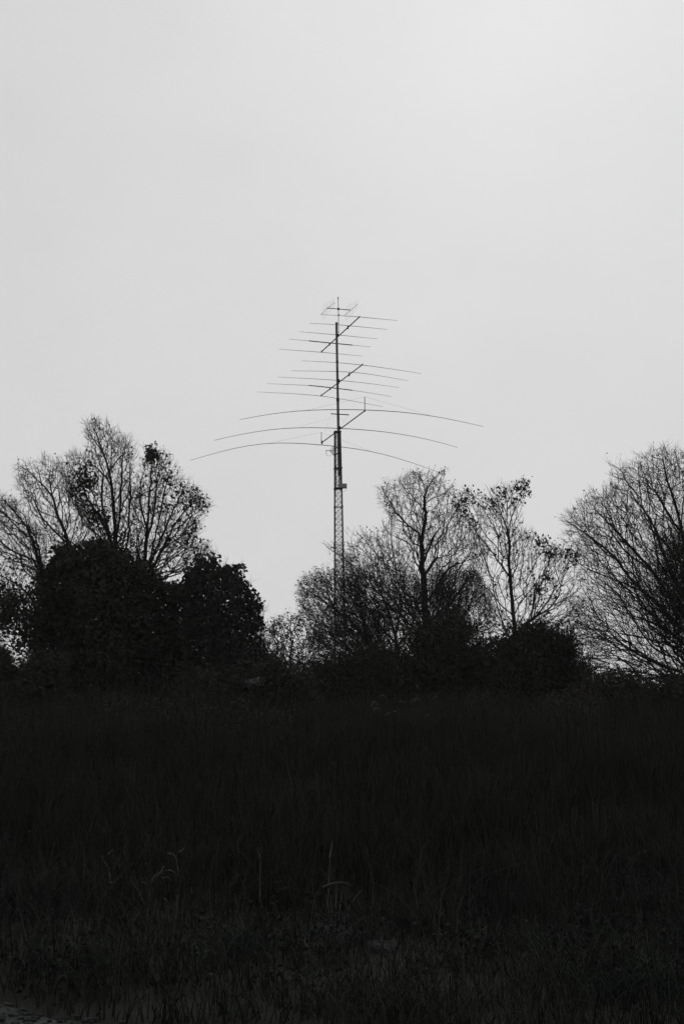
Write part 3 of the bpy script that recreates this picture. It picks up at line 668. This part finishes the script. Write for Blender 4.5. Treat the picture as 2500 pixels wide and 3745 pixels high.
# great bushy crown on the right
PK = [(380, 730), (395, 640), (500, 610), (600, 490), (700, 450), (770, 430), (800, 340), (760, 260), (900, 240), (980, 190), (1080, 160), (1150, 120), (1240, 80), (1300, 130), (1409, 120), (1700, 60), (2200, 500), (2350, 1400), (2100, 2050), (1700, 2200), (1400, 2180), (1150, 2170), (1000, 2080), (700, 2170), (560, 2080), (500, 1800), (450, 1500), (560, 1350), (520, 1150), (400, 880)]
KL = [[(1600, 2250), (1580, 2050), (1560, 1850), (1530, 1600), (1470, 1200), (1400, 850), (1340, 600), (1270, 400), (1230, 240), (1225, 110)],
   [(1540, 1800), (1300, 1550), (1100, 1350), (960, 1230), (800, 1010), (600, 850), (410, 730)],
   [(1530, 1700), (1300, 1400), (1150, 1160), (1000, 1000), (850, 830), (650, 620)],
   [(1520, 1550), (1350, 1300), (1230, 1000), (1150, 760), (1050, 600), (900, 450), (770, 275)],
   [(1560, 1900), (1250, 1640), (950, 1520), (650, 1420), (460, 1290)],
   [(1570, 1950), (1250, 1760), (950, 1700), (620, 1640)],
   [(1575, 2040), (1400, 2010), (1250, 1960), (1100, 1890), (900, 1850), (700, 1760), (560, 1760)],
   [(1590, 2300), (1300, 2300), (1180, 2200), (1050, 2070), (930, 1940), (830, 1880)],
   [(1500, 1400), (1560, 1000), (1560, 600), (1480, 300), (1450, 130)], [(1540, 1700), (1700, 1300), (1850, 900), (1950, 500)],
   [(1560, 1850), (1800, 1500), (2100, 1300)], [(1470, 1200), (1200, 850), (1050, 600), (1020, 400), (1010, 210)],
   [(1400, 850), (1250, 620), (1130, 420), (1090, 200)], [(1100, 1350), (850, 1230), (650, 1160), (500, 1080)], [(1000, 1000), (750, 900), (560, 900), (430, 860)],
   [(1100, 1890), (1000, 1990), (800, 2060), (640, 2080)], [(1150, 1160), (900, 980), (760, 780), (720, 560)]]
o, t = tree('K', 'bare_tree', 'great bushy bare tree at the right edge, thick with crisscrossing twigs', 'tree', (2580, 2600), Z7, KL,
  PK, 38, 2.8, 13500, GB, hollow=.35, seed=14, bf=.5, spur_len=.27, dense=[(Z7([(900, 1250), (1150, 1000), (1409, 700), (1700, 700), (1800, 1900), (1300, 1900), (1050, 1600)]), 4500)])
leaves_mesh('foliage', cluster_leaves(t, [], 1, .05, 9, .03, .03), .06, M_dry, o, kind='stuff')

# shrubs massed in front
def shrub(key, label, root, poly, Y, hd, nleaf, zf, seed, size=.07, m=M_leaf, ntw=2600, rag=34, clump=.26, nc=260):
    P = zf(poly); cx = root[0]; ymin = min(p[1] for p in P)
    limbs = []
    for k, f in enumerate((0, -.35, .35, -.65, .65)):
        wdt = max(p[0] for p in P) - min(p[0] for p in P)
        limbs.append([(cx, root[1] - 20), (cx + f * wdt * .3, root[1] - (root[1] - ymin) * .45), (cx + f * wdt * .55, ymin + 25 + abs(f) * 60)])
    t = grow(root, limbs, P, Y, hd, ntw, seed=seed, rag=4, spur=4, spur_len=.42)
    o = make_tree('shrub', label, 'shrub', 'shrubs massed under the trees', t)
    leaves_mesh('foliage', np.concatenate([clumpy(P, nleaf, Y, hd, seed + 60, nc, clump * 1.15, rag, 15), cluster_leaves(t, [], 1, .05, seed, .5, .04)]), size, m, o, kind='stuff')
shrub('S1', 'black rounded shrub under the crooked bare tree, its top a smooth mound', (1600, 2600), [(500, 1400), (540, 1100), (560, 1030), (640, 1010), (700, 960), (760, 915), (840, 870), (900, 835), (960, 830), (1030, 850), (1075, 890), (1110, 960), (1150, 1100), (1180, 1400)], 43, 1.8, 44000, Z6, 21, .085)
shrub('S2', 'black shrub under the slender tree, sloping down to the right', (1930, 2600), [(1060, 1400), (1090, 1100), (1110, 960), (1180, 930), (1250, 895), (1330, 890), (1400, 862), (1480, 872), (1540, 930), (1570, 1000), (1610, 1060), (1660, 1110), (1740, 1200), (1760, 1400)], 42, 1.7, 44000, Z6, 22, .085)
shrub('S3', 'low dark shrub at the foot of the lattice tower', (1230, 2600), [(230, 1400), (270, 1130), (280, 1075), (350, 1060), (430, 1040), (500, 1030), (560, 1000), (620, 1020), (640, 1400)], 42, 1.2, 20000, Z6, 23, .08)
shrub('S4', 'low dark shrub below the great bushy tree at the right edge', (2330, 2610), [(540, 2550), (600, 2120), (700, 2150), (800, 2080), (880, 2060), (960, 2110), (1050, 2140), (1180, 2210), (1260, 2130), (1350, 2080), (1450, 2100), (1700, 2330), (1700, 2550)], 36, 1.3, 24000, Z7, 24, .08)
shrub('S5', 'low dark shrub at the foot of the ragged tree on the left', (120, 2610), [(-120, 1920), (-100, 1680), (20, 1640), (80, 1600), (150, 1560), (230, 1530), (330, 1520), (420, 1920)], 35, 1.2, 14000, Z5, 25, .08)
shrub('S6', 'low dark shrub in front of the evergreen', (900, 2610), [(1000, 1920), (1080, 1640), (1250, 1600), (1400, 1610), (1560, 1560), (1640, 1600), (1760, 1640), (1800, 1920)], 34.5, 1.0, 14000, Z5, 26, .08)

# ================================================================== bank of weeds and the meadow
def blades(name, m, XY, H, W, bend, seed, **kw):
    g = np.random.default_rng(seed); n = len(XY)
    z = gh(XY[:, 0], XY[:, 1]) - .02; B = np.c_[XY, z]
    az = g.uniform(0, 2 * math.pi, n); side = np.c_[np.cos(az), np.sin(az), np.zeros(n)]
    la = g.uniform(0, 2 * math.pi, n); lean = np.c_[np.cos(la), np.sin(la), np.zeros(n)] * (H * bend * g.uniform(.1, 1.2, n))[:, None]
    up = np.array([0, 0, 1.0])
    pts = [B, B + lean * .18 + up * (H * .55)[:, None], B + lean * .6 + up * (H * .88)[:, None], B + lean * 1.15 + up * (H * .98)[:, None]]
    ws = [W, W * .8, W * .5, W * .08]
    V = np.stack([q for p_, w_ in zip(pts, ws) for q in (p_ - side * w_[:, None] / 2, p_ + side * w_[:, None] / 2)], 1)
    q = np.array([[0, 1, 3, 2], [2, 3, 5, 4], [4, 5, 7, 6]])[None] + (np.arange(n) * 8)[:, None, None]
    return link(name, quads_mesh(name, V.reshape(-1, 3), q.reshape(-1, 4)), m, None, kind='stuff', **kw)
def patch(XY, a_=.55, lo=.45, hi=1.35):
    x, y = XY[:, 0], XY[:, 1]
    v = np.sin(x * .9 + 1.3 * np.sin(y * .5)) * .4 + np.sin(y * .8 + x * .35 + 2) * .35 + np.sin(x * 2.3 - y * 1.7) * .25 + np.sin(x * 5.1 + y * 3.3) * .15
    return np.clip(.92 + a_ * v, lo, hi)
def field(n, y0, y1, seed, pw=1.0, xs_=.27, tuft=None):
    g = np.random.default_rng(seed); y = y0 + (y1 - y0) * g.uniform(0, 1, n) ** pw
    x = g.uniform(-1, 1, n) * (y * xs_ + 1.6)
    if tuft:
        k = g.integers(0, n, tuft); c = np.c_[x[k], y[k]]; i = g.integers(0, tuft, n)
        ok = g.uniform(size=n) < .7; off = g.normal(0, .11, (n, 2)); x = np.where(ok, c[i, 0] + off[:, 0], x); y = np.where(ok, c[i, 1] + off[:, 1], y)
    keep = y > np.array([track_edge(v) for v in x]) + .05
    keep &= (y > 6.2)
    return np.c_[x, y][keep]
XY = field(64000, 6.3, 22, 31, 1.0, tuft=1800); g_ = np.random.default_rng(3)
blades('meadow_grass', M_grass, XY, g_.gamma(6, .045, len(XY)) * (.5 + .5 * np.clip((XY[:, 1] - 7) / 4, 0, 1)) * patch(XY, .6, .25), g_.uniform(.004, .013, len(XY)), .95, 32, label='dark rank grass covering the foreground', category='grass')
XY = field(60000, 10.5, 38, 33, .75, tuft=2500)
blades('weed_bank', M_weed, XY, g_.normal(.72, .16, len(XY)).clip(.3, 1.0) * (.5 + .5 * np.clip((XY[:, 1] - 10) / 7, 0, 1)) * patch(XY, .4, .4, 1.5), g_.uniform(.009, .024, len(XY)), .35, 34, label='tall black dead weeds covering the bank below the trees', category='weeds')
# brambles and low broad-leaved weeds breaking up the edge of the thicket and the meadow
g = np.random.default_rng(81); nb = 95
cx_ = g.uniform(-10.5, 10.5, nb); cy_ = g.uniform(25, 36.5, nb); hh = g.uniform(.35, 1.25, nb) * (.55 + .45 * (cy_ - 25) / 11); ww = g.uniform(.35, 1.1, nb)
k = g.integers(0, nb, 52000); v = g.normal(0, 1, (52000, 3)); v[:, 2] = np.abs(v[:, 2]); v /= np.linalg.norm(v, axis=1, keepdims=True); v *= g.uniform(.35, 1.05, (52000, 1)) ** .6
P = np.c_[cx_[k] + v[:, 0] * ww[k], cy_[k] + v[:, 1] * ww[k], gh(cx_[k], cy_[k]) + v[:, 2] * hh[k]]
leaves_mesh('bramble_thicket', P, .07, M_leaf, None, kind='stuff', label='dark low brambles along the foot of the trees', category='brambles')
n_ = 260; sx = cx_[g.integers(0, nb, n_)] + g.normal(0, .5, n_); sy = cy_[g.integers(0, nb, n_)]; b0 = np.c_[sx, sy, gh(sx, sy)]
b1 = b0 + np.c_[g.normal(0, .15, (n_, 2)), g.uniform(.8, 2.3, n_)]; b2 = b1 + np.c_[g.normal(0, .2, (n_, 2)), g.uniform(-.1, .25, n_)]
edge_tubes('dead_stalks', np.r_[b0, b1], np.r_[b1, b2], np.r_[np.full(n_, .006), np.full(n_, .005)], np.r_[np.full(n_, .005), np.full(n_, .003)], M_twig, None, 3, kind='stuff', label='thin dead weed stalks standing along the edge of the thicket', category='weeds')
nb = 150; cy_ = g.uniform(8.2, 20, nb); cx_ = g.uniform(-1, 1, nb) * (cy_ * .27 + .5); k = g.integers(0, nb, 15000); v = g.normal(0, 1, (15000, 3))
P = np.c_[cx_[k] + v[:, 0] * .13, cy_[k] + v[:, 1] * .13, gh(cx_[k], cy_[k]) + np.abs(v[:, 2]) * .11 + .03]
leaves_mesh('low_weeds', P, .034, M_grass, None, kind='stuff', label='low broad-leaved weeds clumped among the meadow grass', category='weeds')
# far field beyond the thicket
XY = field(16000, 38, 75, 35, .8, xs_=.3)
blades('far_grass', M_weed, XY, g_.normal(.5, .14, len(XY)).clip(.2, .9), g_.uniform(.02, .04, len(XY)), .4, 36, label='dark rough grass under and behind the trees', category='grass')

# ------------------------------------------------------------------ dry stems, plumes, tufts that catch the light
def ground_at(px):
    """point on the ground seen at photo pixel px"""
    r = rays([px])[0]
    for Y in np.arange(6, 60, .05):
        q = CAM + r * Y / r[1]
        if q[2] <= gh(q[0], q[1]): return q
    return q
def stem_path(base, top_, curve, n=10, over=0.0):
    t_ = np.linspace(0, 1, n)[:, None]; s_ = base + (top_ - base) * t_
    s_ = s_ + np.outer(np.sin(t_[:, 0] * math.pi), curve); return s_
# arching plumes on the bank
GP = 'pale plumes of grass arching on the bank'
plab = ['leftmost pale arching grass plume high on the bank, tallest bend', 'pale grass plume just under the leftmost tall bend', 'pale arching plume, topmost of the left few', 'short bright plume low among the pale ones, middle',
        'tiny pale plume beside the short bright one', 'pale arching plume right of the middle of the row', 'broad double-bent plume, farthest up on the right side', 'lowest right pale grass plume of the bank row']
for i, (u0, v0, u1, v1, u2, v2) in enumerate([(488, 335, 525, 270, 560, 320), (512, 385, 545, 345, 600, 375), (598, 205, 630, 200, 662, 235), (655, 430, 680, 402, 712, 410), (742, 393, 765, 378, 785, 388),
                              (800, 282, 845, 265, 880, 298), (970, 270, 1015, 235, 1060, 268), (1103, 455, 1145, 418, 1168, 425)]):
    zf = zone(1200, 2480, 3.136); Yp = 24.0
    P3 = at(zf([(u0, v0), (u1, v1), (u2, v2)]), Yp); gx, gy = P3[0][0] - .03, Yp
    b = np.array([gx, gy, float(gh(gx, gy))]); o = thing('grass_plume', plab[i], 'grass plume', b, GP)
    polytube('stem', [b, b * .35 + P3[0] * .65 - [.01, 0, 0], P3[0]], [.005, .004, .003], M_weed, o, 4)
    t_ = np.linspace(0, 1, 9)[:, None]; Q = (1 - t_) ** 2 * P3[0] + 2 * t_ * (1 - t_) * (2 * P3[1] - .5 * (P3[0] + P3[2])) + t_ ** 2 * P3[2]
    polytube('seed_head', Q, np.array([.004, .009, .012, .014, .014, .012, .010, .007, .002]) * .75, M_straw2, o, 5)
# single dry stems in the foreground (photo pixels: foot, tip, bend)
def stems(name, label, cat, foot_px, strokes, m, r=.004, group=None):
    b = ground_at(foot_px); o = thing(name, label, cat, b, group); Y = b[1]
    for k, (A, Mx, B) in enumerate(strokes):
        P = at([A, Mx, B], Y + .03 * math.sin(k * 2.1)); t_ = np.linspace(0, 1, 9)[:, None]
        Q = (1 - t_) ** 2 * P[0] + 2 * t_ * (1 - t_) * (2 * P[1] - .5 * (P[0] + P[2])) + t_ ** 2 * P[2]
        polytube('blade', Q, r * (1 - .8 * t_[:, 0]), m, o, 4)
zf = zone(300, 2950, 1.568)
def zs_(l): return [tuple(zf([p])[0]) for p in l]
def st(zf_, lst): return [tuple(zf_([p])[0] for p in s_) for s_ in lst]
stems('dry_stem', 'single pale upright stem catching the light in mid foreground', 'dry stem', zf([(1405, 600)])[0], st(zf, [((1408, 600), (1414, 440), (1422, 280)), ((1420, 290), (1428, 240), (1437, 190))]), M_straw, .006)
stems('grass_tuft', 'tuft of broad pale blades above the half-buried stones', 'grass tuft', zf([(1440, 690)])[0],
      st(zf, [((1425, 640), (1408, 560), (1397, 503)), ((1440, 690), (1430, 600), (1428, 510)), ((1450, 690), (1455, 560), (1456, 445)), ((1460, 690), (1480, 560), (1490, 470)), ((1500, 660), (1540, 560), (1610, 470)), ((1505, 652), (1503, 640), (1501, 625)), ((1380, 462), (1470, 434), (1545, 452))]), M_straw2, .007)
stems('dead_weed', 'tangled dead weed with bent pale stems left of centre in the foreground', 'weed', zf([(390, 640)])[0],
      st(zf, [((380, 640), (385, 520), (400, 430)), ((400, 430), (425, 390), (470, 385)), ((412, 405), (450, 375), (495, 365)), ((495, 365), (520, 370), (540, 395)), ((460, 410), (490, 405), (515, 425)), ((345, 430), (365, 440), (380, 446)),
              ((470, 340), (440, 390), (400, 440)), ((490, 270), (530, 280), (548, 340)), ((548, 340), (553, 380), (545, 400)), ((555, 262), (570, 250), (590, 235)), ((395, 640), (330, 500), (270, 400)), ((470, 525), (490, 545), (510, 568))]), M_straw2, .0048)
stems('dead_weed', 'leaning dead weed stalk at the left of the foreground', 'weed', zf([(180, 560)])[0],
      st(zf, [((185, 560), (160, 400), (110, 285)), ((160, 410), (150, 340), (120, 310)), ((150, 275), (165, 258), (182, 242)), ((170, 440), (140, 430), (128, 432)), ((175, 460), (200, 420), (230, 405))]), M_straw2, .0045)
stems('grass_tuft', 'small splayed tuft below the leaning weed stalk', 'grass tuft', zf([(280, 730)])[0],
      st(zf, [((275, 735), (255, 700), (232, 670)), ((280, 735), (285, 680), (335, 600)), ((282, 735), (300, 690), (270, 640)), ((210, 638), (240, 625), (270, 612))]), M_straw2, .0045)
stems('dry_stem', 'thin forked dry stem between the tangled weed and the pale stem', 'dry stem', zf([(1035, 660)])[0],
      st(zf, [((1035, 650), (1040, 600), (1012, 515)), ((1020, 520), (1022, 360), (1024, 230)), ((1018, 290), (1010, 260), (1004, 240)), ((925, 670), (905, 630), (880, 590)), ((1170, 650), (1190, 625), (1220, 590))]), M_straw2, .0042)
zf2 = zone(1100, 2950, 1.568)
stems('grass_tuft', 'tuft with one bent blade right of centre in the foreground', 'grass tuft', zf2([(900, 640)])[0],
      st(zf2, [((895, 640), (895, 560), (935, 520)), ((892, 612), (920, 605), (955, 595)), ((900, 650), (885, 570), (890, 520)), ((720, 690), (710, 650), (708, 615)), ((785, 680), (782, 660), (780, 645)), ((905, 650), (960, 600), (1000, 560))]), M_straw2, .0045)
stems('dry_stem', 'thin hooked dry stem near the right of the foreground', 'dry stem', zf2([(1460, 470)])[0],
      st(zf2, [((1458, 460), (1458, 400), (1450, 360)), ((1470, 292), (1500, 295), (1530, 340))]), M_straw2, .004)
stems('dry_stem', 'faint bent stem at the lower right of the foreground', 'dry stem', zf2([(1090, 770)])[0],
      st(zf2, [((1010, 712), (1060, 690), (1100, 660)), ((1090, 770), (1120, 700), (1150, 620)), ((1060, 770), (1030, 700), (1020, 640))]), M_straw2, .004)

g = np.random.default_rng(91); P0, P1, Rr = [], [], []
for i in range(150):
    y = g.uniform(9, 17); x = g.uniform(-1, 1) * y * .25; h_ = g.uniform(.35, .75); b = np.array([x, y, float(gh(x, y))]); d = np.array([g.normal(0, .22), g.normal(0, .22), 1.0]); bend = np.array([g.normal(0, .5), g.normal(0, .3), 0])
    prev = b
    for j in range(1, 6):
        t_ = j / 5; q = b + d * h_ * t_ + bend * h_ * t_ ** 3 * .6 - np.array([0, 0, .15]) * h_ * t_ ** 3; P0.append(prev); P1.append(q); Rr.append(.0026 * (1.1 - .8 * t_)); prev = q
edge_tubes('dry_grass_stems', np.array(P0), np.array(P1), np.array(Rr), np.array(Rr) * .85, M_drystem, None, 3, kind='stuff', label='faint thin dry stems scattered through the dark meadow grass', category='grass')
# ------------------------------------------------------------------ stones
import bmesh
def stone(label, c, s, m, seed, name='stone', group=None, rz=0.0):
    g = random.Random(seed); bm = bmesh.new(); bmesh.ops.create_icosphere(bm, subdivisions=3, radius=1)
    ph = [g.uniform(0, 6) for _ in range(6)]
    for v in bm.verts:
        p = v.co.copy(); k = 1 + .13 * math.sin(3 * p.x + ph[0]) * math.cos(2.6 * p.y + ph[1]) + .10 * math.sin(5 * p.z + 4 * p.x + ph[2]) + .07 * math.sin(9 * p.y + 7 * p.x + ph[3]) + g.uniform(-.04, .04)
        v.co = Vector((p.x * k * s[0], p.y * k * s[1], p.z * k * s[2]))
    bmesh.ops.rotate(bm, cent=(0, 0, 0), matrix=Matrix.Rotation(rz, 3, 'Z') @ Matrix.Rotation(g.uniform(-.12, .12), 3, 'Y'), verts=bm.verts)
    me = bpy.data.meshes.new(name); bm.to_mesh(me); bm.free()
    o = link(name, me, m); o.location = [float(v) for v in c]; o['label'] = label; o['category'] = 'stone'
    if group: o['group'] = group
GS = 'half-buried stones in the foreground grass'
for i, (u, v, sx, sz, lb) in enumerate([(1440, 745, .20, .10, 'flat grey stone half buried in the grass, leftmost of the small row'), (1530, 778, .17, .09, 'middle grey stone of the small row in the grass')]):
    q = ground_at(zf([(u, v + 10)])[0]); stone(lb, q + [0, 0, .0], (sx, .14, sz), M_stone, 40 + i, group=GS)
q = ground_at((1385, 3480)); stone('grey stone at the right end of the small row in the grass', q + [0, 0, -.01], (.16, .13, .09), M_stone, 44, group=GS)
zf3 = zone(700, 2400, 3.136)
A = at(zf3([(765, 312)]), 33.95)[0]; stone('broken rock coloured pale for the lit patch glimpsed under the evergreen, above the weeds', A, (.30, .3, .15), M_lit_patch, 47, 'rock')
# pebbles and broken gravel on the track
g = np.random.default_rng(77); P = []
while len(P) < 900:
    x = g.uniform(-4, 0.5); y = track_edge(x) - abs(g.normal(0, .5)) + .06
    if y > 6.2: P.append((x, y, g.uniform(.006, .022)))
bm = bmesh.new()
for x, y, r in P:
    res = bmesh.ops.create_icosphere(bm, subdivisions=1, radius=r)
    for v in res['verts']: v.co = Vector((v.co.x * 1.3, v.co.y, v.co.z * .6)) * (1 + random.uniform(-.2, .2)) + Vector((x, y, float(gh(x, y)) + .018))
me = bpy.data.meshes.new('loose_gravel'); bm.to_mesh(me); bm.free()
link('loose_gravel', me, M_stone, None, kind='stuff', label='loose grey pebbles along the edge of the gravel track', category='gravel')
# ------------------------------------------------------------------ thin scattering volume, added to lift the blacks
bm = bmesh.new(); bmesh.ops.create_cube(bm, size=1)
bmesh.ops.scale(bm, vec=(420, 330, 40), verts=bm.verts); bmesh.ops.translate(bm, vec=(0, 120, 15), verts=bm.verts)
me = bpy.data.meshes.new('black_lift_haze'); bm.to_mesh(me); bm.free()
hm = bpy.data.materials.new('black_lift_haze'); hm.use_nodes = True; hn = hm.node_tree; hn.nodes.clear()
ho = hn.nodes.new('ShaderNodeOutputMaterial'); hv = hn.nodes.new('ShaderNodeVolumePrincipled')
hv.inputs['Color'].default_value = (.95, .95, .95, 1); hv.inputs['Density'].default_value = BLACK_LIFT_HAZE
hn.links.new(hv.outputs[0], ho.inputs['Volume']); link('black_lift_haze', me, hm, None, kind='stuff')
bpy.context.view_layer.update()
print('tris approx', sum(len(o.data.polygons) * 2 for o in S.objects if o.type == 'MESH'), 'objects', len(S.objects))
